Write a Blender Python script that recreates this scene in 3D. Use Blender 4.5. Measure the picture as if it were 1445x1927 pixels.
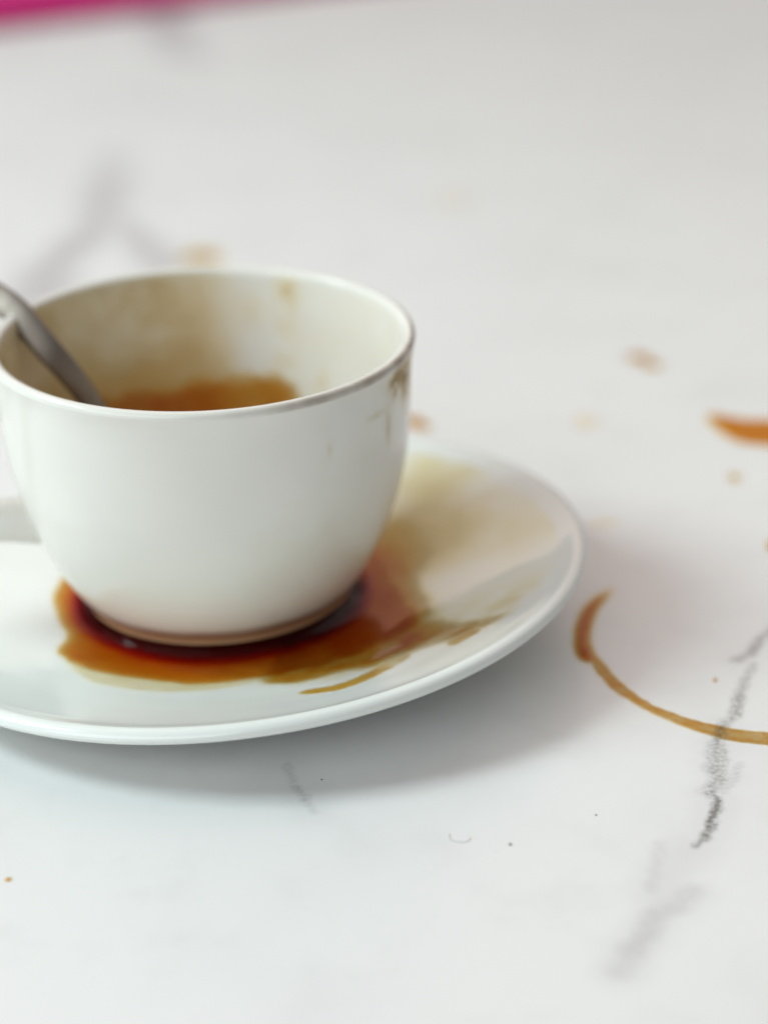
import bpy, bmesh, math, random
import numpy as np
from mathutils import Vector, Matrix, noise
for o in list(bpy.data.objects):
    bpy.data.objects.remove(o)
C = bpy.context.scene.collection
TZ = 2.8                                 # height of the table's surface, in millimetres
S = 0.001                                # everything below is written in millimetres

# ------------------------------------------------------------------ camera
sc = bpy.context.scene
cam_d = bpy.data.cameras.new("camera")
cam = bpy.data.objects.new("camera", cam_d)
C.objects.link(cam)
PITCH, YAW, ROLL = 0.4139, 0.0455, -0.0379
fw = Vector((math.sin(YAW)*math.cos(PITCH), math.cos(YAW)*math.cos(PITCH), -math.sin(PITCH)))
rt = Vector((math.cos(YAW), -math.sin(YAW), 0))
up = rt.cross(fw)
rt2 = rt*math.cos(ROLL) + up*math.sin(ROLL)
up2 = -rt*math.sin(ROLL) + up*math.cos(ROLL)
m = Matrix((rt2, up2, -fw)).transposed().to_4x4()
m.translation = Vector((12.631, -306.278, 153.755))*S
cam.matrix_world = m
cam_d.sensor_fit = 'HORIZONTAL'
cam_d.sensor_width = 18.057
cam_d.lens = 50
cam_d.clip_start = 0.01
cam_d.clip_end = 50
cam_d.dof.use_dof = True
cam_d.dof.focus_distance = 0.2905
cam_d.dof.aperture_fstop = 5.4
sc.camera = cam

# ------------------------------------------------------------------ light
world = bpy.data.worlds.new("World")
sc.world = world
world.use_nodes = True
bg = world.node_tree.nodes["Background"]
bg.inputs[0].default_value = (0.98, 1.0, 0.99, 1)
bg.inputs[1].default_value = 0.22

def area(name, direction, dist, sx, sy, power, color, target=(10, 0, 20)):
    l = bpy.data.lights.new(name, 'AREA')
    l.shape = 'RECTANGLE'
    l.size, l.size_y = sx, sy
    l.energy = power
    l.color = color
    o = bpy.data.objects.new(name, l)
    C.objects.link(o)
    d = Vector(direction).normalized()
    o.location = Vector(target)*S + d*dist
    o.rotation_euler = (-d).to_track_quat('-Z', 'Y').to_euler()
    return o
area("window_light_left", (-0.73, 0.07, 0.68), 1.1, 0.40, 0.32, 9.0, (0.82, 0.99, 1.0))
area("fill_light_front_left", (-0.58, -0.72, 0.46), 1.6, 1.6, 0.9, 11.0, (0.95, 1.0, 1.0))  # added fill, no known window; brightens the cup's front and handle
area("window_light_back", (0.10, 0.66, 0.75), 2.0, 3.4, 2.4, 24.0, (1.0, 0.79, 0.71))
sc.view_settings.view_transform = 'Standard'
sc.view_settings.look = 'None'
sc.view_settings.exposure = 0.0
sc.cycles.use_denoising = True
sc.cycles.max_bounces = 10
sc.cycles.transparent_max_bounces = 16

# ------------------------------------------------------------------ helpers
def mesh_obj(name, verts, faces, mat=None, parent=None, smooth=True):
    me = bpy.data.meshes.new(name)
    me.from_pydata([(v[0]*S, v[1]*S, v[2]*S) for v in verts], [], [tuple(int(i) for i in f) for f in faces])
    me.update()
    if smooth:
        me.polygons.foreach_set('use_smooth', [True]*len(me.polygons))
    if mat: me.materials.append(mat)
    o = bpy.data.objects.new(name, me)
    C.objects.link(o)
    if parent: o.parent = parent
    return o
def tag(o, label=None, cat=None, group=None, kind=None):
    if label: o['label'] = label
    if cat: o['category'] = cat
    if group: o['group'] = group
    if kind: o['kind'] = kind
    return o
def empty(name, loc):
    o = bpy.data.objects.new(name, None)
    C.objects.link(o)
    o.location = Vector(loc)*S
    o.empty_display_size = 0.01
    return o
def catmull(pts, n=8, closed=False):
    P = [np.array(p, float) for p in pts]
    out = []
    N = len(P)
    rng = range(N if closed else N-1)
    for i in rng:
        if closed: a, b, c, d = P[(i-1) % N], P[i], P[(i+1) % N], P[(i+2) % N]
        else: a, b, c, d = P[max(i-1, 0)], P[i], P[i+1], P[min(i+2, N-1)]
        for k in range(n):
            t = k/n
            out.append(.5*((2*b)+(c-a)*t+(2*a-5*b+4*c-d)*t*t+(3*b-a-3*c+d)*t**3))
    if not closed: out.append(P[-1])
    return np.array(out)
def sst(x, a, b):
    t = np.clip((x-a)/(b-a), 0, 1)
    return t*t*(3-2*t)
def lathe(prof, n, deform):
    """prof: list of (r, z); returns verts and faces, poles closed when r == 0"""
    verts, faces, rings = [], [], []
    for r, z in prof:
        if r < 1e-6:
            rings.append([len(verts)]); verts.append(deform(0., 0., z, 0., 0.))
        else:
            ring = []
            for k in range(n):
                a = 2*math.pi*k/n
                ring.append(len(verts)); verts.append(deform(r*math.cos(a), r*math.sin(a), z, r, a))
            rings.append(ring)
    for A, B in zip(rings, rings[1:]):
        for k in range(n):
            j = (k+1) % n
            if len(A) == 1: faces.append((A[0], B[j], B[k]))
            elif len(B) == 1: faces.append((A[k], A[j], B[0]))
            else: faces.append((A[k], A[j], B[j], B[k]))
    return verts, faces
def sdf(X, Y, poly, smooth=6):
    """signed distance in mm to a closed outline, positive inside"""
    P = catmull(poly, smooth, True)
    A = P; B = np.roll(P, -1, 0)
    best = np.full(X.shape, 1e9); inside = np.zeros(X.shape, bool)
    for a, b in zip(A, B):
        ab = b-a; L = (ab**2).sum()+1e-9
        u = np.clip(((X-a[0])*ab[0]+(Y-a[1])*ab[1])/L, 0, 1)
        best = np.minimum(best, np.hypot(X-a[0]-u*ab[0], Y-a[1]-u*ab[1]))
        c = ((a[1] > Y) != (b[1] > Y)) & (X < (b[0]-a[0])*(Y-a[1])/(b[1]-a[1]+1e-12)+a[0])
        inside ^= c
    return np.where(inside, best, -best)
_rs = np.random.RandomState(7)
def vnoise(X, Y, scale, seed):
    """smooth value noise in 0..1 over arrays"""
    rs = np.random.RandomState(seed); G = rs.rand(64, 64)
    x = X/scale+100.3; y = Y/scale+100.7
    i = np.floor(x).astype(int); j = np.floor(y).astype(int)
    u = x-i; v = y-j; u = u*u*(3-2*u); v = v*v*(3-2*v)
    g = lambda a, b: G[a % 64, b % 64]
    return (g(i, j)*(1-u)+g(i+1, j)*u)*(1-v)+(g(i, j+1)*(1-u)+g(i+1, j+1)*u)*v
def fbm(X, Y, s, seed):
    return (vnoise(X, Y, s, seed)*.55+vnoise(X, Y, s/2.1, seed+1)*.28+vnoise(X, Y, s/4.3, seed+2)*.17)

# ------------------------------------------------------------------ materials
class NT:
    def __init__(self, name):
        self.m = bpy.data.materials.new(name); self.m.use_nodes = True
        self.t = self.m.node_tree; self.n = self.t.nodes
        self.b = self.n["Principled BSDF"]; self.out = self.n["Material Output"]
    def node(self, ty, **kw):
        x = self.n.new(ty)
        for k, v in kw.items(): setattr(x, k, v)
        return x
    def link(self, a, b): self.t.links.new(a, b)
    def math(self, op, a, b=None, c=None, clamp=False):
        x = self.node('ShaderNodeMath', operation=op, use_clamp=clamp)
        for i, v in enumerate((a, b, c)):
            if v is None: continue
            if isinstance(v, (int, float)): x.inputs[i].default_value = v
            else: self.link(v, x.inputs[i])
        return x.outputs[0]
    def vmath(self, op, a, b=None, out=0, scale=None):
        x = self.node('ShaderNodeVectorMath', operation=op)
        for i, v in enumerate((a, b)):
            if v is None: continue
            if isinstance(v, (tuple, list)): x.inputs[i].default_value = v
            else: self.link(v, x.inputs[i])
        if scale is not None:
            if isinstance(scale, (int, float)): x.inputs['Scale'].default_value = scale
            else: self.link(scale, x.inputs['Scale'])
        return x.outputs[out]
    def coord_mm(self):
        tc = self.node('ShaderNodeNewGeometry')
        return self.vmath('SCALE', tc.outputs['Position'], scale=1000.0)
    def noise(self, vec, scale, detail=3, rough=.5):
        x = self.node('ShaderNodeTexNoise'); x.inputs['Scale'].default_value = scale
        x.inputs['Detail'].default_value = detail; x.inputs['Roughness'].default_value = rough
        self.link(vec, x.inputs['Vector']); return x
    def maprange(self, v, a, b, c=0., d=1., kind='SMOOTHSTEP'):
        x = self.node('ShaderNodeMapRange', interpolation_type=kind)
        self.link(v, x.inputs[0])
        for i, q in zip((1, 2, 3, 4), (a, b, c, d)): x.inputs[i].default_value = q
        return x.outputs[0]
    def mix(self, fac, a, b):
        x = self.node('ShaderNodeMix', data_type='RGBA')
        if isinstance(fac, (int, float)): x.inputs[0].default_value = fac
        else: self.link(fac, x.inputs[0])
        for i, v in ((6, a), (7, b)):
            if isinstance(v, tuple): x.inputs[i].default_value = v+(1,) if len(v) == 3 else v
            else: self.link(v, x.inputs[i])
        return x.outputs[2]

def porcelain(name, col, rough=.09):
    N = NT(name); co = N.coord_mm()
    n1 = N.noise(co, .045, 4).outputs[0]
    n2 = N.noise(co, 1.9, 2).outputs[0]
    c = N.mix(N.maprange(n1, .35, .7), col, tuple(x*.965 for x in col))
    speck = N.maprange(n2, .77, .80)
    c = N.mix(N.math('MULTIPLY', speck, .22), c, (.32, .26, .2))
    N.link(c, N.b.inputs['Base Color'])
    N.link(N.maprange(N.noise(co, .12, 3).outputs[0], .3, .75, rough, rough+.09), N.b.inputs['Roughness'])
    N.b.inputs['IOR'].default_value = 1.5
    bp = N.node('ShaderNodeBump'); bp.inputs['Strength'].default_value = .05; bp.inputs['Distance'].default_value = .0004
    N.link(N.noise(co, .16, 3).outputs[0], bp.inputs['Height']); N.link(bp.outputs[0], N.b.inputs['Normal'])
    return N

def coffee_mat(name, k=(.075, .405, 1.25), gloss=1.0, rough=.04, grain=.0, gscale=.5):
    """a thin liquid film: what shows through is tinted by Beer's law with the film's thickness attribute"""
    N = NT(name); co = N.coord_mm()
    at = N.node('ShaderNodeAttribute', attribute_name='thick')
    T = at.outputs['Fac']
    if grain:
        g = N.maprange(N.noise(co, gscale, 5, .65).outputs[0], .28, .72, 1-grain, 1+grain, 'LINEAR')
        T = N.math('MULTIPLY', T, g)
    cc = N.node('ShaderNodeCombineColor')
    for i, q in enumerate(k):
        N.link(N.math('EXPONENT', N.math('MULTIPLY', T, -q)), cc.inputs[i])
    tr = N.node('ShaderNodeBsdfTransparent'); N.link(cc.outputs[0], tr.inputs[0])
    gl = N.node('ShaderNodeBsdfGlossy'); gl.inputs['Roughness'].default_value = rough
    fr = N.node('ShaderNodeFresnel'); fr.inputs[0].default_value = 1.36
    fac = N.math('MULTIPLY', N.math('MULTIPLY', fr.outputs[0], gloss), N.maprange(T, .05, .5))
    mx = N.node('ShaderNodeMixShader'); N.link(fac, mx.inputs[0]); N.link(tr.outputs[0], mx.inputs[1]); N.link(gl.outputs[0], mx.inputs[2])
    N.link(mx.outputs[0], N.out.inputs[0])
    return N.m

def film(name, X, Y, T, zfun, mat, zoff=.04, rise=.06, eps=.004, keep=None):
    """film of varying thickness over a surface: keeps the grid cells where T > eps"""
    H, Wd = X.shape
    ok = T > eps
    if keep is not None: ok &= keep
    cell = ok[:-1, :-1] | ok[1:, :-1] | ok[:-1, 1:] | ok[1:, 1:]
    if keep is not None: cell &= keep[:-1, :-1] & keep[1:, 1:]
    idx = -np.ones(X.shape, int)
    used = np.zeros(X.shape, bool)
    used[:-1, :-1] |= cell; used[1:, :-1] |= cell; used[:-1, 1:] |= cell; used[1:, 1:] |= cell
    idx[used] = np.arange(used.sum())
    Z = zfun(X, Y)+zoff+rise*T
    verts = np.stack([X[used], Y[used], Z[used]], 1)
    I, J = np.nonzero(cell)
    faces = np.stack([idx[I, J], idx[I, J+1], idx[I+1, J+1], idx[I+1, J]], 1)
    o = mesh_obj(name, verts.tolist(), faces.tolist(), mat)
    a = o.data.attributes.new('thick', 'FLOAT', 'POINT')
    a.data.foreach_set('value', np.maximum(T[used], 0).astype(np.float32))
    return o
def grid(x0, x1, y0, y1, st):
    xs = np.arange(x0, x1+st, st); ys = np.arange(y0, y1+st, st)
    return np.meshgrid(xs, ys)

# outlines in millimetres on the saucer and on the table
puddle = [(-26.8, 6.4), (-26.8, -1.2), (-25.2, -7.9), (-23.8, -11.7), (-24.7, -17.0), (-23.6, -20.5), (-19.7, -24.8), (-12.5, -28.4), (-3.1, -31.2), (4.6, -30.2), (10.1, -28.7), (18.0, -26.2), (24.6, -22.3), (30.6, -17.4), (30.6, -11.2), (28.8, -2.1), (27.6, 6.0), (25.4, 12.3), (16.4, 21.8), (-10.5, 25.0), (-23.3, 14.0)]
tan = [(5.8, -29.5), (9.3, -33.9), (14.6, -36.2), (21.7, -32.7), (27.4, -28.7), (34.4, -30.5), (38.8, -29.7), (43.4, -26.7), (49.2, -18.8), (55.2, -7.4), (54.3, 1.0), (48.7, 3.8), (42.5, 11.1), (37.0, 18.3), (34.2, 17.5), (25.1, 15.8), (15.8, 2.3)]
yellow = [(29.5, 26.9), (33.4, 35.4), (36.2, 41.0), (38.8, 39.1), (38.9, 31.3), (45.0, 30.8), (47.0, 27.8), (41.0, 22.9), (47.3, 14.9), (55.7, 3.9), (56.0, -1.6), (50.1, 1.4), (41.8, 4.5), (35.6, 3.3), (29.6, 3.3), (23.9, 9.1)]
gold = [(25.8, 19.0), (29.4, 19.9), (31.7, 14.7), (31.5, 6.1), (28.3, 3.8), (23.9, 9.1)]
streak1 = [(11.5, -39.9), (12.7, -38.1), (17.7, -37.7), (22.5, -33.3), (27.4, -29.6), (28.0, -31.8), (22.2, -38.3), (17.6, -41.4), (13.8, -41.3)]
streak2 = [(7.0, -31.8), (8.5, -27.0), (14.9, -23.8), (23.0, -21.5), (28.9, -19.0), (31.0, -23.2), (25.9, -28.3), (18.7, -30.8), (11.6, -34.2)]
drop = [(33.4, -30.3), (34.5, -28.6), (37.0, -27.2), (38.8, -29.2), (36.7, -31.2), (34.8, -32.5)]
orange = [(24.1, 12.7), (28.3, 10.2), (30.7, 0.8), (32.0, -9.9), (30.6, -16.7), (24.6, -22.3), (18.1, -25.0), (15.3, -12.9)]
wedge = [(16.4, -27.8), (22.1, -23.3), (30.7, -15.6), (37.5, -22.1), (43.5, -26.0), (38.4, -29.2), (30.5, -29.1), (22.5, -32.7)]
halo = [(-22.9, -19.4), (-19.5, -28.4), (-12.2, -33.2), (-3.0, -34.2), (4.6, -32.4), (7.0, -28.4), (-9.0, -18.7)]
spill = [(93.7, 73.7), (95.4, 74.3), (99.9, 71.4), (104.3, 70.1), (109.6, 68.5), (115.9, 69.0), (111.8, 53.2), (106.1, 54.0), (101.5, 57.9), (96.6, 60.8), (94.7, 66.0)]
blob = [(60.0, -0.9), (63.9, 1.5), (59.6, -6.7), (57.1, -15.6), (56.9, -22.7), (55.3, -23.9), (54.0, -21.5), (54.4, -15.3), (56.5, -7.2)]
v1 = [(87.2, -14.0), (82.5, -19.8), (79.9, -24.2), (77.6, -25.7)]
v2 = [(80.0, -27.4), (78.0, -31.3), (75.6, -36.8), (74.0, -42.1), (71.6, -44.9), (69.7, -50.0), (68.1, -55.7), (67.9, -59.9), (66.0, -62.7), (66.7, -65.0), (65.4, -68.4), (64.3, -71.6), (62.9, -74.0), (61.6, -75.3)]
v2b = [(69.9, -50.0), (69.7, -54.4), (68.0, -59.2)]
v2c = [(71.6, -56.1), (69.7, -60.1), (67.9, -62.9)]
v3 = [(57.1, -74.6), (55.1, -81.7), (54.2, -84.6)]
v4 = [(58.9, -85.7), (56.6, -88.4), (54.1, -89.8), (52.2, -93.5), (49.8, -97.1), (47.6, -101.1)]
w3 = [(60.9, -76.3), (57.3, -80.8), (54.9, -86.5)]
f1 = [(-34.5, 306.5), (-33.9, 276.3), (-33.2, 243.5), (-38.0, 219.5), (-42.9, 197.4), (-44.6, 172.4)]
f2 = [(-32.0, 243.2), (-24.7, 221.9), (-18.5, 202.0), (-14.1, 188.0)]
f3 = [(-29.0, 532.1), (-22.5, 487.8), (-17.3, 438.7)]
u1 = [(9.5, -48.6), (10.5, -54.5), (11.9, -58.1), (12.8, -61.6)]

# ------------------------------------------------------------------ marble table
def table_material():
    N = NT("white_marble_laminate"); co = N.coord_mm()
    def dist_chain(segs, vec):
        """max over strokes of intensity * falloff(distance / width)"""
        res = None
        for (a, b, w, inten) in segs:
            pa = N.vmath('SUBTRACT', vec, (a[0], a[1], 0))
            ab = (b[0]-a[0], b[1]-a[1], 0); L = ab[0]**2+ab[1]**2
            u = N.math('MULTIPLY', N.vmath('DOT_PRODUCT', pa, ab, out=1), 1/L, clamp=True)
            q = N.vmath('SCALE', ab, scale=u)
            d = N.vmath('LENGTH', N.vmath('SUBTRACT', pa, q), out=1)
            f = N.maprange(d, 0, w, inten, 0)
            res = f if res is None else N.math('MAXIMUM', res, f)
        return res
    flat = N.vmath('MULTIPLY', co, (1, 1, 0))
    wn = N.noise(flat, .45, 4, .6)
    wob = N.vmath('SCALE', N.vmath('SUBTRACT', wn.outputs['Color'], (.5, .5, .5)), scale=2.0)
    wob = N.vmath('MULTIPLY', wob, (1, 1, 0))
    nearv = N.vmath('ADD', flat, wob)
    wn2 = N.noise(flat, .02, 3, .6)
    wob2 = N.vmath('MULTIPLY', N.vmath('SCALE', N.vmath('SUBTRACT', wn2.outputs['Color'], (.5, .5, .5)), scale=16.), (1, 1, 0))
    farv = N.vmath('ADD', flat, wob2)
    def segs(pts, w, it):
        n = len(pts)-1
        W = w if isinstance(w, list) else [w]*n
        I = it if isinstance(it, list) else [it]*n
        return [(pts[i], pts[i+1], W[i], I[i]) for i in range(n)]
    near = segs(v1, 1.6, [.55, .7, .55]) + segs(v2, [1.5, 1.5, 1.6, 1.6, 1.6, 2.0, 2.3, 2.2, 1.4, 1.3, 1.25, 1.2, 1.0],
                                             [.4, .5, .65, .5, .65, .5, .55, .55, .8, 1.1, 1.1, 1.0, .7])
    near += segs(v2b, 1.3, .4)+segs(v2c, 1.3, .22)+segs(v3, 1.6, .14)+segs(v4, 3.0, [.16, .2, .24, .26, .16])+segs(u1, 1.2, [.22, .3, .2])
    vein = dist_chain(near, nearv)
    soft = dist_chain(segs(v2[4:], 5.0, .12)+segs(w3, 6.5, .17)+segs(v4, 5.5, .16)+segs(v1, 4., .1)+segs(u1, 6, .08), nearv)
    far = dist_chain(segs(f1, [11, 12, 11, 12, 14], [.3, .5, .5, .62, .6])+segs(f2, 9, [.4, .5, .5])+segs(f3, 16, [.7, .35]), farv)
    grain = N.maprange(N.noise(flat, 1.4, 5, .6).outputs[0], .32, .66, .4, 1.25)
    vein = N.math('MULTIPLY', vein, grain, clamp=True)
    base = N.mix(N.maprange(N.noise(flat, .018, 5, .6).outputs[0], .4, .75), WHITE, tuple(x*.94 for x in WHITE))
    base = N.mix(N.math('MULTIPLY', N.maprange(N.noise(flat, .075, 5, .62).outputs[0], .48, .75), .45), base, tuple(x*.88 for x in WHITE))
    base = N.mix(N.math('MULTIPLY', N.maprange(N.noise(flat, 1.1, 2).outputs[0], .755, .79), .35), base, (.28, .27, .26))
    fine = N.noise(flat, 5.5, 2).outputs[0]
    base = N.mix(N.maprange(fine, .3, .75, 0, .10, 'LINEAR'), base, (.45, .45, .44))
    base = N.mix(soft, base, (.34, .32, .32))
    base = N.mix(N.math('MULTIPLY', far, .8, clamp=True), base, (.27, .22, .25))
    base = N.mix(N.math('MULTIPLY', vein, .95, clamp=True), base, (.15, .145, .145))
    N.link(base, N.b.inputs['Base Color'])
    N.b.inputs['Roughness'].default_value = .30
    N.b.inputs['Specular IOR Level'].default_value = .5
    bp = N.node('ShaderNodeBump'); bp.inputs['Strength'].default_value = .12; bp.inputs['Distance'].default_value = .00005
    N.link(N.noise(flat, 2.2, 3, .6).outputs[0], bp.inputs['Height']); N.link(bp.outputs[0], N.b.inputs['Normal'])
    return N.m
WHITE = (.80, .80, .80)
def make_table():
    x0, x1, y0, y1, h, r = -900, 1100, -700, 1500, TZ-30, 3
    bm = bmesh.new()
    vs = [bm.verts.new((x*S, y*S, z*S)) for z in (h, TZ) for x, y in ((x0, y0), (x1, y0), (x1, y1), (x0, y1))]
    bm.faces.new(vs[:4][::-1]); bm.faces.new(vs[4:])
    for i in range(4):
        j = (i+1) % 4
        bm.faces.new((vs[i], vs[j], vs[4+j], vs[4+i]))
    bmesh.ops.bevel(bm, geom=list(bm.edges), offset=r*S, segments=3, affect='EDGES')
    me = bpy.data.meshes.new("tabletop"); bm.to_mesh(me); bm.free()
    me.materials.append(table_material())
    o = bpy.data.objects.new("tabletop", me); C.objects.link(o)
    o['kind'] = 'structure'
make_table()

# ------------------------------------------------------------------ saucer
SX, SY = 3.5, -2.12
top_r = [0, 18, 22, 24, 27, 30, 36, 42, 47, 50, 51.3, 52.1]
top_z = [6.0, 6.0, 6.0, 6.12, 6.45, 6.95, 8.1, 9.55, 10.95, 11.85, 12.30, 12.80]
def warp(dx, dy, r):
    w = np.clip((r-22)/32.5, 0, 1); w = w*w*(3-2*w)
    return (dy*-.0076+dx*.0633)*w
def saucer_z(X, Y):
    dx = X-SX; dy = Y-SY; r = np.hypot(dx, dy)
    return np.interp(r, top_r, top_z)+warp(dx, dy, r)
china = porcelain("saucer_glaze", (.80, .825, .80), .07)
bottom = [(52.8, 13.05), (53.5, 12.98), (54.1, 12.6), (54.45, 12.0), (54.42, 11.6), (54.05, 11.15), (52.9, 10.7), (50, 9.8), (44, 7.5), (38, 5.9), (33.5, 4.9), (32.2, 4.4), (31.6, 3.3), (31.0, TZ+.06), (29.6, TZ+.03), (28.8, 3.2), (28.4, 4.0), (26, 4.3), (0, 4.4)]
def sau_prof():
    rr = np.concatenate([np.linspace(0, 22, 5), np.linspace(23, 52.1, 30)])
    pts = [(float(r), float(np.interp(r, top_r, top_z))) for r in rr]
    # soften the polyline a little
    z = np.array([p[1] for p in pts])
    for _ in range(2): z[5:-1] = .25*z[4:-2]+.5*z[5:-1]+.25*z[6:]
    return [(p[0], float(q)) for p, q in zip(pts, z)]+bottom
def sdef(x, y, z, r, a):
    return (x+SX, y+SY, z+float(warp(x, y, r)))
v, f = lathe(sau_prof(), 256, sdef)
f = [q[::-1] for q in f]
saucer = mesh_obj("saucer", v, f, china.m)
tag(saucer, "white porcelain saucer stained with spilled coffee under the cup", "saucer")

# ------------------------------------------------------------------ cup
RIMZ = 50.3
def cup_def(x, y, z, r, a):
    k = (z-7.1)/43.2
    return (x+.1*(1-k), y+.3*(1-k), z+(y*.027-x*.0169)*max(k, 0)**2)
outer = [(0, 8.4), (17.4, 8.3), (18.3, 7.6), (18.7, 6.4), (19.2, 6.05), (20.4, 6.03), (21.0, 6.3), (21.2, 7.0), (21.0, 7.9), (20.9, 8.5), (21.15, 9.1), (21.9, 10.0), (23.4, 11.9), (25.5, 15.6), (27.4, 20), (29.15, 25), (30.35, 30), (31.0, 35), (31.35, 40), (31.55, 44.5), (31.8, 47.3), (32.15, 48.9)]
lip = [(32.3, 49.5), (32.15, 50.05), (31.75, 50.35), (31.25, 50.4), (30.75, 50.2), (30.35, 49.7)]
inner_r = [29.9, 29.4, 29.1, 28.6, 27.8, 26.4, 24.4, 21.4, 17, 10, 0]
inner_z = [47.5, 43.5, 38.5, 33, 27.5, 22.5, 18, 14.2, 11.8, 10.8, 10.5]
N = porcelain("cup_glaze", (.80, .785, .735), .08)
# a worn brown coffee line left along the lip, strongest at the right where the coffee was poured or drunk
co = N.coord_mm()
sep = N.node('ShaderNodeSeparateXYZ'); N.link(co, sep.inputs[0])
zr = N.math('ADD', sep.outputs[2], N.math('ADD', N.math('MULTIPLY', sep.outputs[1], -.027), N.math('MULTIPLY', sep.outputs[0], .0169)))
rr_ = N.math('SQRT', N.math('ADD', N.math('POWER', sep.outputs[0], 2.), N.math('POWER', sep.outputs[1], 2.)))
band = N.math('MULTIPLY', N.maprange(zr, 48.9, 49.5), N.maprange(rr_, 31.35, 31.9))
side = N.maprange(N.math('ADD', sep.outputs[0], N.math('MULTIPLY', sep.outputs[1], -.25)), 4, 31)
gr = N.maprange(N.noise(co, .16, 3, .5).outputs[0], .3, .7, .45, 1.0)
fac = N.math('MULTIPLY', N.math('MULTIPLY', band, side), gr, clamp=True)
bc = N.b.inputs['Base Color'].links[0].from_socket
N.link(N.mix(N.math('MULTIPLY', fac, .8), bc, (.20, .125, .075)), N.b.inputs['Base Color'])
cup_mat = N.m; cup_N = N; cup_co = co
cup = empty("coffee_cup", (.1, .3, 6.03))
def local(o, par):
    o.parent = par
    o.matrix_parent_inverse = Matrix.Translation(par.location).inverted()
prof = catmull([(r, z) for r, z in outer[9:]]+lip+list(zip(inner_r, inner_z)), 4)
prof[-1] = (0, 10.5)
v, f = lathe([(max(p[0], 0), p[1]) for p in prof], 256, cup_def)
cup_body_mat = cup_mat
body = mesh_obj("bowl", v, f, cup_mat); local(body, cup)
def stain_reflection(N, co, top=11.8, low=9.3):  # brown fade near the foot: coffee stain plus painted reflection of the puddle
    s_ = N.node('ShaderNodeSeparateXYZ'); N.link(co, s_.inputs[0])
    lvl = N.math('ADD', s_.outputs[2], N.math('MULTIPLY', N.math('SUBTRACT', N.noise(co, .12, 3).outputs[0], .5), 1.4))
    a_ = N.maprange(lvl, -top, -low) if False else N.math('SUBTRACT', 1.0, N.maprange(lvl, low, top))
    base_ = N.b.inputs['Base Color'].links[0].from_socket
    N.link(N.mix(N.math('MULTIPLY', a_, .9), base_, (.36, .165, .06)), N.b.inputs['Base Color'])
stain_reflection(cup_N, cup_co)  # reflected coffee brown painted onto the underside of the bowl
N = porcelain("foot_glaze_stain_reflection", (.80, .785, .735), .08)
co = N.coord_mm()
stain_reflection(N, co)
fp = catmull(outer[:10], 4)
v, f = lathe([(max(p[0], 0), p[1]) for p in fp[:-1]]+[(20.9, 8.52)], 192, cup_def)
foot = mesh_obj("foot_ring", v, f, N.m); local(foot, cup); foot['label'] = "foot ring with coffee stain and coffee reflection painted in brown"
# handle, a loop of rounded section at the left
def sweep(name, pts, sect, mat, n=10, ref=(0, 1, 0), ns=20, power=2.0):
    """sect: list of (half width across ref, half thickness) per control point"""
    P = catmull(pts, n); Q = catmull([(a, b, 0) for a, b in sect], n)
    T = np.gradient(P, axis=0); T /= np.linalg.norm(T, axis=1)[:, None]
    verts, faces = [], []
    for p, t, q in zip(P, T, Q):
        u = np.array(ref, float); u -= t*(u@t); u /= np.linalg.norm(u); w = np.cross(t, u)
        for k in range(ns):
            a = 2*math.pi*k/ns; c, s = math.cos(a), math.sin(a)
            ex = 2.0/power
            verts.append(p+u*q[0]*math.copysign(abs(c)**ex, c)+w*q[1]*math.copysign(abs(s)**ex, s))
    m_ = len(P)
    for i in range(m_-1):
        for k in range(ns):
            j = (k+1) % ns
            faces.append((i*ns+k, i*ns+j, (i+1)*ns+j, (i+1)*ns+k))
    faces.append(tuple(range(ns))[::-1]); faces.append(tuple(range((m_-1)*ns, m_*ns)))
    return mesh_obj(name, [tuple(x) for x in verts], faces, mat)
hd = sweep("handle", [(-27.5, -4, 42.0), (-34, -4.6, 43.2), (-41, -5.4, 43.6), (-47.5, -6, 41), (-50.5, -6.3, 35), (-48, -6.1, 29), (-42, -5.6, 24.6), (-36, -5, 23.6), (-30.5, -4.5, 23.2), (-25.8, -4, 22.8), (-21, -3.4, 22.4)],
           [(4.4, 3.2), (3.5, 2.6), (3.2, 2.3), (3.1, 2.3), (3.1, 2.3), (3.1, 2.4), (3.2, 2.5), (3.5, 3.0), (4.0, 3.4), (4.4, 3.8), (4.4, 4)], cup_mat, ns=28)
local(hd, cup)
tag(cup, "white porcelain coffee cup, nearly empty, standing in spilled coffee on the saucer", "cup")

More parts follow.
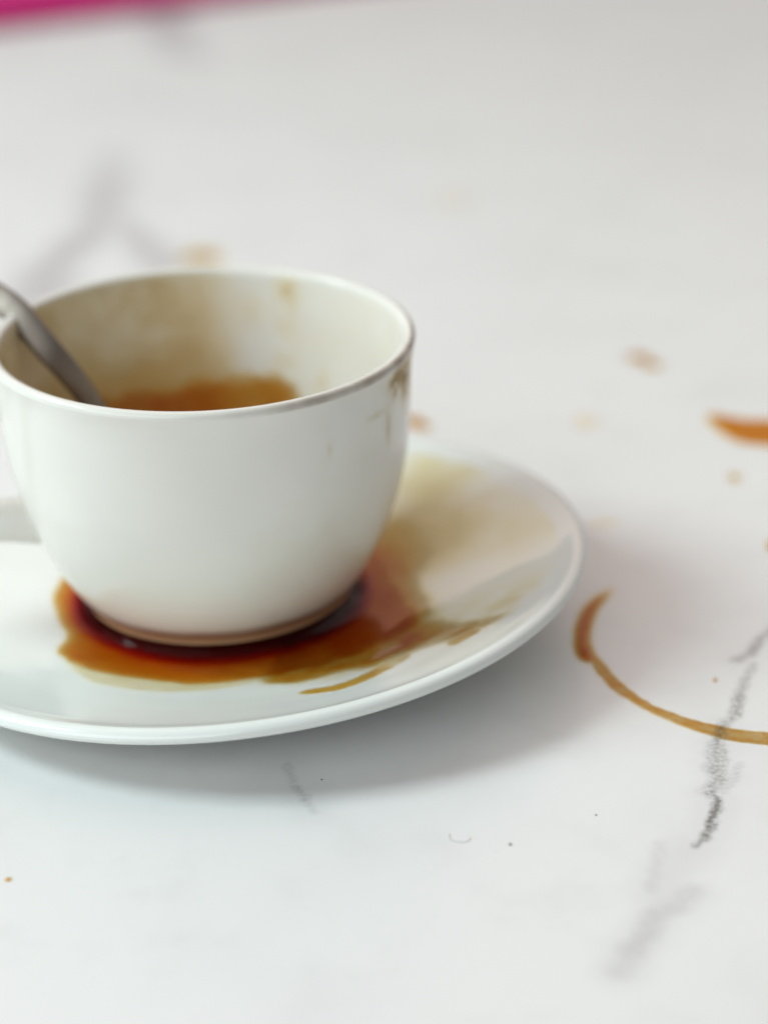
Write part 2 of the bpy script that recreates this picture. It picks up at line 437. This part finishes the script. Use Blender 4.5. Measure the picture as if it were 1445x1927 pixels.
# ------------------------------------------------------------------ coffee left in the cup
wet = coffee_mat("wet_coffee", gloss=.5, rough=.03)
drynear = coffee_mat("dried_coffee", gloss=.7, rough=.25, grain=.45, gscale=.55)
def inner_radius(z): return np.interp(z, inner_z[::-1], inner_r[::-1])
def wall_film():
    th = np.radians(np.arange(-200, 160.01, 1.0)); zz = np.arange(11.0, 50.05, .5)
    TH, ZZ = np.meshgrid(th, zz)
    deg = np.degrees(TH)
    deg = np.where(deg < -100, deg+360, deg)          # -100..260
    nz = fbm(deg, ZZ*2.2, 14, 11); n2 = fbm(deg, ZZ*2, 5, 31)
    # broad tan tide on the back and left, pale on the right
    tan_ = sst(deg, 76+5*(nz-.5), 96)*(1-sst(deg, 235, 258))
    T = tan_*(.28+.36*(nz-.45)+.30*sst(-ZZ, -42, -30))
    T += .04*sst(deg, -20, 20)*(1-sst(deg, 60, 66))*(nz)*1.5
    T += .2*np.exp(-((deg-64-4*(n2-.5))/3.6)**2)*sst(n2, .25, .6)*.6      # a vertical runnel
    T += .16*np.exp(-((deg-63)/4)**2-((ZZ-47)/2.4)**2)+.1*np.exp(-((deg-76)/5.)**2-((ZZ-44)/3.)**2)
    T += .14*np.exp(-((deg-51)/3.)**2-((ZZ-33)/2.2)**2)*sst(n2, .3, .5)
    edge = 31.9+1.2*(n2-.5)*2+1.3*sst(-deg, -84, -70)-1.3*np.exp(-((deg-103)/6.)**2)
    low = sst(-ZZ, -edge-1.4, -edge+1.9)*sst(deg+6*(n2-.5)+(ZZ-30)*-.9, 58, 68)*(1-sst(deg, 118, 150))
    T += low*(.95+.6*nz)
    T += sst(-ZZ, -24, -20)*1.4*(.6+nz)
    T = T*(1-sst(ZZ, 48.6, 50.0)*(1-.75*tan_))*(1-sst(ZZ, 49.9, 50.05))
    T[0] = 0; T = np.maximum(T, 0)
    R = inner_radius(ZZ)-.08-.05*T
    R = np.where(ZZ > 47.5, np.interp(ZZ, [47.5, 49.7, 50.2], [29.9, 30.35, 30.75])-.1, R)
    V = np.empty(TH.shape+(3,))
    k = (ZZ-7.1)/43.2
    X = R*np.cos(TH); Y = R*np.sin(TH)
    V[..., 0] = X+.1*(1-k); V[..., 1] = Y+.3*(1-k); V[..., 2] = ZZ+(Y*.027-X*.0169)*np.maximum(k, 0)**2
    H, Wd = TH.shape
    idx = np.arange(H*Wd).reshape(H, Wd)
    F = np.stack([idx[:-1, :-1], idx[:-1, 1:], idx[1:, 1:], idx[1:, :-1]], -1).reshape(-1, 4)
    o = mesh_obj("coffee_residue", V.reshape(-1, 3).tolist(), F[:, ::-1].tolist(), coffee_mat("residue", k=(.10, .42, 1.15), gloss=.8, rough=.12, grain=.18, gscale=.22))
    a = o.data.attributes.new('thick', 'FLOAT', 'POINT'); a.data.foreach_set('value', T.reshape(-1).astype(np.float32))
    tag(o, "brown coffee residue dried in tides on the inside wall of the cup", "coffee stain")
wall_film()
def outer_film():
    deg, zz = np.meshgrid(np.arange(-75, 8, .5), np.arange(33, 49.3, .2))
    n = fbm(deg*.5, zz*1.2, 1.6, 77); n2 = fbm(deg, zz*.5, 3, 78)
    def g(a, z, sa, sz, amp): return amp*np.exp(-((deg-a)/sa)**2-((zz-z)/sz)**2)
    T = (g(-23, 47.6, 7, 1.8, 1.2)+g(-19, 45.4, 2.4, 2.6, 1.3)+g(-27, 46.3, 2, 1.8, .9)+g(-12, 45, 3, 3.4, .8)+g(-8, 47.6, 5, 1.5, .4))*sst(n, .2, .5)
    T += g(-31, 40.5, 1.3, 3.0, .3)+g(-37, 43.4, 4, .5, .22)+g(-55, 41, .8, 1.0, .2)+g(-40, 37, 9, 3, .045)*sst(n2, .3, .7)
    T *= sst(zz, 33, 35)*(1-sst(zz, 48.8, 49.25))
    po = catmull([(r, z, 0) for r, z in outer[9:]]+[(32.3, 49.5, 0)], 6)
    R = np.interp(zz, po[:, 1], po[:, 0])+.06
    A = np.radians(deg); k = (zz-7.1)/43.2; X = R*np.cos(A); Y = R*np.sin(A)
    V = np.stack([X+.1*(1-k), Y+.3*(1-k), zz+(Y*.027-X*.0169)*k**2], -1)
    H, Wd = deg.shape; idx = np.arange(H*Wd).reshape(H, Wd)
    F = np.stack([idx[:-1, :-1], idx[:-1, 1:], idx[1:, 1:], idx[1:, :-1]], -1).reshape(-1, 4)
    o = mesh_obj("coffee_dribble", V.reshape(-1, 3).tolist(), F.tolist(), coffee_mat("dribble", k=(.32, .48, .85), gloss=.5, rough=.2, grain=.35, gscale=.8))
    a = o.data.attributes.new('thick', 'FLOAT', 'POINT'); a.data.foreach_set('value', T.reshape(-1).astype(np.float32))
    tag(o, "small brown dribble dried on the outside of the cup, below the rim at right", "coffee stain")
outer_film()
def coffee_pool():
    v, f = lathe([(0, 14.0), (12, 14.0), (19.6, 14.0), (21.0, 14.2), (21.5, 14.5)], 96, cup_def)
    N = NT("coffee_in_cup")
    N.b.inputs['Base Color'].default_value = (.045, .014, .004, 1); N.b.inputs['Roughness'].default_value = .04; N.b.inputs['IOR'].default_value = 1.34
    o = mesh_obj("coffee", v, [q[::-1] for q in f], N.m)
    tag(o, "last dark sip of coffee at the bottom inside the cup", "coffee")
coffee_pool()

# ------------------------------------------------------------------ coffee on the saucer
FX, FY = .1, .3
def puddle_film():
    X, Y = grid(-30, 36, -34, 28, .3)
    wob = (fbm(X, Y, 4, 3)-.5)*1.1
    d = sdf(X, Y, puddle)+wob
    rf = np.hypot(X-FX, Y-FY)
    n = fbm(X, Y, 7, 5)
    right = sst(X-Y*.3, 14, 30)
    T = sst(d, -.2, 3.0)*(1.2+.7*(n-.4))*(1-.3*right)+.6*sst(d, 0, 1.2)+.7*sst(d, 2.5, 7)*(1-right)
    T += 20*np.exp(-(np.maximum(rf-21.2, 0)/1.7)**2)*sst(d, -.3, 2.2)
    T *= sst(d, -.35, .5)
    T *= 1-.62*sst(Y+.3*X, 7, 17)
    # lighter amber patches where the spill thins towards the right
    T *= 1-.25*right*sst(fbm(X, Y, 5, 21), .45, .75)
    zf = lambda x, y: saucer_z(x, y)+.8*np.exp(-np.maximum(np.hypot(x-FX, y-FY)-21.2, 0)/1.5)*sst(d, -.5, 2.5)
    o = film("coffee_puddle", X, Y, T, zf, wet, .07, .05, keep=rf > 19.6)
    tag(o, "dark glossy coffee puddle on the saucer around the foot of the cup", "coffee puddle")
puddle_film()
def streak_film():
    X, Y = grid(-26, 58, -44, 44, .35)
    n = fbm(X, Y, 6, 41); n2 = fbm(X*.75+Y*.65, (Y*.75-X*.65)*1.9, 5.5, 51); n3 = fbm(X, Y, 2, 61)
    def layer(poly, soft, amp): return sst(sdf(X, Y, poly)+(n3-.5)*.9, -soft*.3, soft)*amp
    d_p = sdf(X, Y, puddle)
    T = layer(tan, 8, .035+.02*n)+layer(tan, 2.2, .22*sst(n2, .25, .7)*sst(-Y, 10, 24))+.3*sst(d_p, -5, 0)*layer(tan, 1.8, 1)
    T += sst(sdf(X, Y, yellow)+(n-.5)*5, -6.5, 6)*(.22-.10*sst(X, 36, 48)+.08*n)
    T += sst(sdf(X, Y, gold), -4, 4)*(.6+.25*n)
    T += layer(streak1, .7, .9*sst(n2, .2, .5)+.2)
    T += layer(streak2, 1.8, .45+.7*sst(n2, .36, .62))
    T += layer(wedge, 4.5, .75+.4*sst(n2, .25, .7))
    T += layer(drop, .6, .8)
    T += sst(sdf(X, Y, orange)+(n3-.5)*1.5, -1.5, 3)*(.9+.4*n)
    T += layer(halo, 1.2, .22)
    r = np.hypot(X-SX, Y-SY)
    T *= 1-sst(r, 50.5, 52.2)
    rf = np.hypot(X-FX, Y-FY)
    o = film("coffee_streaks", X, Y, T, saucer_z, coffee_mat("thin_coffee", k=(.06, .345, 1.2), gloss=.85, rough=.08, grain=.22, gscale=.35), .03, .03, keep=rf > 19.3)
    tag(o, "pale amber coffee streaks drying across the right side of the saucer", "coffee stain")
streak_film()

# ------------------------------------------------------------------ coffee on the table
zero = lambda x, y: x*0+TZ
def ring_film():
    cx, cy, R = 87.8, -20.1, 31.55
    X, Y = grid(47, 125, -58, 17, .25)
    a = np.degrees(np.arctan2(Y-cy, X-cx)); a = np.where(a < 0, a+360, a)
    r = np.hypot(X-cx, Y-cy)
    n = fbm(a*.6, a*0, 5, 71)
    hw = np.interp(a, [140, 165, 190, 215, 240, 260, 280, 330], [.2, .45, .9, 1.0, 1.65, 1.8, 1.7, 1.0])+(n-.5)*.75
    hw *= sst(a, 138, 165)*(1-sst(a, 300, 340))
    off = (fbm(a, a*0, 9, 81)-.5)*1.1
    d = hw-np.abs(r-R-off)
    T = sst(d, -.25, .45)*1.0*(hw > .1)*(1-.25*sst(d, .5, 1.3))
    T *= np.interp(a, [138, 170, 185, 300], [.15, .5, 1., 1.])
    b = sdf(X, Y, blob)
    T = np.maximum(T, sst(b, -.5, 1.2)*(1.7+1.1*sst(b, .5, 2))*sst(-Y, -3.5, 7))
    o = film("coffee_ring", X, Y, T, zero, drynear, .03, .09)
    tag(o, "amber coffee ring left on the marble table beside the saucer", "coffee stain")
ring_film()
def spill_film():
    X, Y = grid(86, 124, 46, 82, .4)
    d = sdf(X, Y, spill)+(fbm(X, Y, 5, 91)-.5)*1.2
    T = sst(d+.6, -.3, 1.6)*2.0
    o = film("coffee_spill", X, Y, T, zero, coffee_mat("spilled_coffee", k=(.07, .36, 1.6), gloss=.35, rough=.06), .03, .12)
    tag(o, "bright orange coffee spill on the table at the right edge of the picture", "coffee spill")
spill_film()
def drop(x, y, rx, ry, rot, T0, seed, label, name="coffee_drop"):
    m_ = max(rx, ry)*1.5
    X, Y = grid(x-m_, x+m_, y-m_, y+m_, m_/18)
    c, s = math.cos(rot), math.sin(rot)
    u = ((X-x)*c+(Y-y)*s)/rx; w = (-(X-x)*s+(Y-y)*c)/ry
    d = 1-np.hypot(u, w)+(vnoise(X, Y, m_*.6, seed)-.5)*.45
    T = sst(d, 0, .55)*T0*(.7+.6*vnoise(X, Y, m_*.4, seed+9))
    o = film(name, X, Y, T, zero, drynear, .03, .08)
    tag(o, label, "coffee drop")
drop(85.7, 109.3, 3.6, 3.2, -.2, 1.5, 1, "orange coffee splash midway up the table on the right, behind the ring")
drop(88.1, 105.0, 2.3, 3.2, .3, .9, 2, "paler tail splash touching the orange splash midway up the table")
drop(-7.4, 198, 6.5, 7.5, 0, .7, 3, "faint peach coffee drop just behind the back rim of the cup")
drop(37.2, 79, 2.8, 6.5, .5, 1.2, 4, "reddish coffee drop behind the saucer, right against the cup's side")
drop(91.9, 43.3, 2.0, 2.6, 0, .42, 5, "pale coffee drop just below the bright orange spill")
drop(92.3, 13.4, 1.5, 2.6, 0, .6, 6, "small coffee drop cut by the right edge, above the ring")
drop(-26.6, -73.2, .62, .72, 0, 1.0, 7, "tiny tan coffee drop in front of the saucer at far left")
drop(73.2, -31.6, .45, .7, 0, .7, 8, "pinhead coffee drop inside the ring beside the marble vein")
drop(69.5, 74.5, 3.2, 5.0, 0, .12, 9, "very faint watery drop between the saucer and the orange spill")
drop(59, 241, 6, 11, 0, .06, 10, "very faint watery drop far up the middle of the table")
drop(65.5, 27.0, 3.5, 2.2, .3, .14, 12, "faint pinkish coffee trace just behind the right rim of the saucer")

# crumbs and a fibre
crumb_mat = NT("dark_crumb"); crumb_mat.b.inputs['Base Color'].default_value = (.045, .035, .03, 1); crumb_mat.b.inputs['Roughness'].default_value = .8
def crumb(x, y, r, seed, label):
    bm = bmesh.new(); bmesh.ops.create_icosphere(bm, subdivisions=2, radius=1)
    rs = random.Random(seed)
    for vtx in bm.verts:
        k = 1+.45*noise.noise(Vector(vtx.co)*1.7+Vector((seed*3.1, 0, 0)))
        vtx.co = Vector((vtx.co.x*r*1.5*k, vtx.co.y*r*1.1*k, max(vtx.co.z, -.75)*r*.7*k))*S
    me = bpy.data.meshes.new("crumb"); bm.to_mesh(me); bm.free(); me.materials.append(crumb_mat.m)
    o = bpy.data.objects.new("crumb", me); C.objects.link(o); o.location = (x*S, y*S, (TZ+.55*r)*S)
    o.rotation_euler.z = rs.random()*3
    tag(o, label, "crumb")
crumb(38.0, -72.4, .15, 1, "dark crumb beside the curled fibre in front of the saucer")
crumb(50.1, -66.6, .10, 2, "dark speck between the curled fibre and the marble vein")
crumb(14.2, -53.2, .10, 3, "tiny speck in the shadow right under the saucer's front edge")
fib = NT("grey_fibre"); fib.b.inputs['Base Color'].default_value = (.60, .59, .57, 1); fib.b.inputs['Roughness'].default_value = .6
hp = [(x, y-4.4, z+TZ) for x, y, z in [(30.3, -64.6, .1), (30.4, -66.0, .08), (31.1, -66.6, .14), (32.1, -66.8, .10), (32.9, -66.3, .1), (32.8, -65.6, .2)]]
o = sweep("fibre", hp, [(.035, .035)]*len(hp), fib.m, n=6, ref=(0, 0, 1), ns=6)
tag(o, "curled grey fibre lying on the marble in front of the saucer", "fibre")

# ------------------------------------------------------------------ spoon
N = NT("brushed_steel"); co = N.coord_mm()
N.b.inputs['Base Color'].default_value = (.24, .205, .18, 1); N.b.inputs['Metallic'].default_value = 1
N.link(N.maprange(N.noise(co, .3, 4, .6).outputs[0], .3, .7, .50, .60), N.b.inputs['Roughness'])
steel = N.m
spoon = empty("teaspoon", (1, -1, 12.5))
hpts = [(-13.0, 9.4, 24), (-15.6, 9.6, 30.5), (-18.4, 8.6, 37), (-20.6, 7.4, 41.5), (-23.4, 7.2, 45.6), (-26.6, 9.6, 49.2), (-29.3, 12.4, 51.5), (-32.6, 15.6, 52.8), (-42, 25, 55.5), (-58, 40, 64), (-80, 58, 71)]
hs_ = [(1.57, .95), (1.65, .9), (1.83, .85), (1.96, .85), (2.09, .85), (2.17, .85), (2.26, .85), (2.44, .85), (2.96, .8), (3.83, .75), (4.18, .7)]
h = sweep("handle", hpts, hs_, steel, n=8, ref=(.55, .45, .7), ns=24, power=2.6); local(h, spoon)
# bowl of the spoon, resting on the floor of the cup
def spoon_bowl():
    A = Vector((-13.0, 9.4, 24)); B = Vector((5.5, -6.5, 12.9))
    ax = (B-A); L = ax.length; ax.normalize(); side = ax.cross(Vector((0, 0, 1))).normalized(); nrm = side.cross(ax)
    nu, nv = 30, 20; verts, faces = [], []
    for layer in (0, 1):
        for i in range(nu+1):
            u = i/nu
            w = np.interp(u, [0, .12, .3, .5, .7, .85, .95, 1], [1.5, 2.0, 5.0, 7.2, 7.4, 5.9, 3.6, .6])
            for j in range(nv+1):
                t = -1+2*j/nv
                dep = 3.0*math.sin(math.pi*min(max((u-.1)/.9, 0), 1))**.8*(1-t*t)
                p = A+ax*(L*u)+side*(w*t)-nrm*(dep+(.6 if layer else 0))+nrm*1.2
                verts.append(tuple(p))
    n1 = (nu+1)*(nv+1)
    for layer in (0, 1):
        for i in range(nu):
            for j in range(nv):
                a = layer*n1+i*(nv+1)+j; q = (a, a+1, a+nv+2, a+nv+1)
                faces.append(q if layer else q[::-1])
    for i in range(nu):
        for j in (0, nv):
            a = i*(nv+1)+j; b = a+nv+1; faces.append((a, b, b+n1, a+n1))
    for j in range(nv):
        for i in (0, nu):
            a = i*(nv+1)+j; faces.append((a, a+1, a+1+n1, a+n1))
    o = mesh_obj("bowl", verts, faces, steel); local(o, spoon)
spoon_bowl()
tag(spoon, "steel teaspoon standing in the cup, its handle leaning over the left rim", "spoon")

# ------------------------------------------------------------------ magenta thing at the far edge
N = NT("magenta_card"); co = N.coord_mm()
c = N.mix(N.maprange(N.noise(co, .05, 3).outputs[0], .3, .7), (.47, .005, .14), (.53, .008, .18))
N.link(c, N.b.inputs['Base Color']); N.b.inputs['Roughness'].default_value = .7; N.b.inputs['Specular IOR Level'].default_value = .15
def magenta():
    P0 = Vector((-300, 414)); P1 = Vector((110, 592)); d = (P1-P0).normalized(); nn = Vector((-d.y, d.x))
    pts = [P0, P1, P1+nn*230, P0+nn*230]
    def slab(name, z0, z1, inset, mat, par):
        bm = bmesh.new(); vv = []
        for z in (z0, z1):
            for i, p in enumerate(pts):
                q = p+(d*(inset if i in (0, 3) else -inset))+nn*(inset if i in (0, 1) else -inset)
                vv.append(bm.verts.new((q.x*S, q.y*S, z*S)))
        bm.faces.new(vv[:4][::-1]); bm.faces.new(vv[4:])
        for i in range(4):
            j = (i+1) % 4; bm.faces.new((vv[i], vv[j], vv[4+j], vv[4+i]))
        bmesh.ops.bevel(bm, geom=list(bm.edges), offset=.35*S, segments=2, affect='EDGES')
        me = bpy.data.meshes.new(name); bm.to_mesh(me); bm.free(); me.materials.append(mat)
        o = bpy.data.objects.new(name, me); C.objects.link(o); local(o, par)
    e = empty("magenta_folder", (-95, 600, TZ))
    slab("cover", TZ+.05, TZ+1.3, 0, N.m, e)
    slab("cover", TZ+3.7, TZ+4.9, 0, N.m, e)
    W = NT("paper"); W.b.inputs['Base Color'].default_value = (.45, .01, .14, 1)
    slab("pages", TZ+1.32, TZ+3.68, 2.5, W.m, e)
    tag(e, "bright magenta folder lying blurred at the far end of the table", "folder")
magenta()
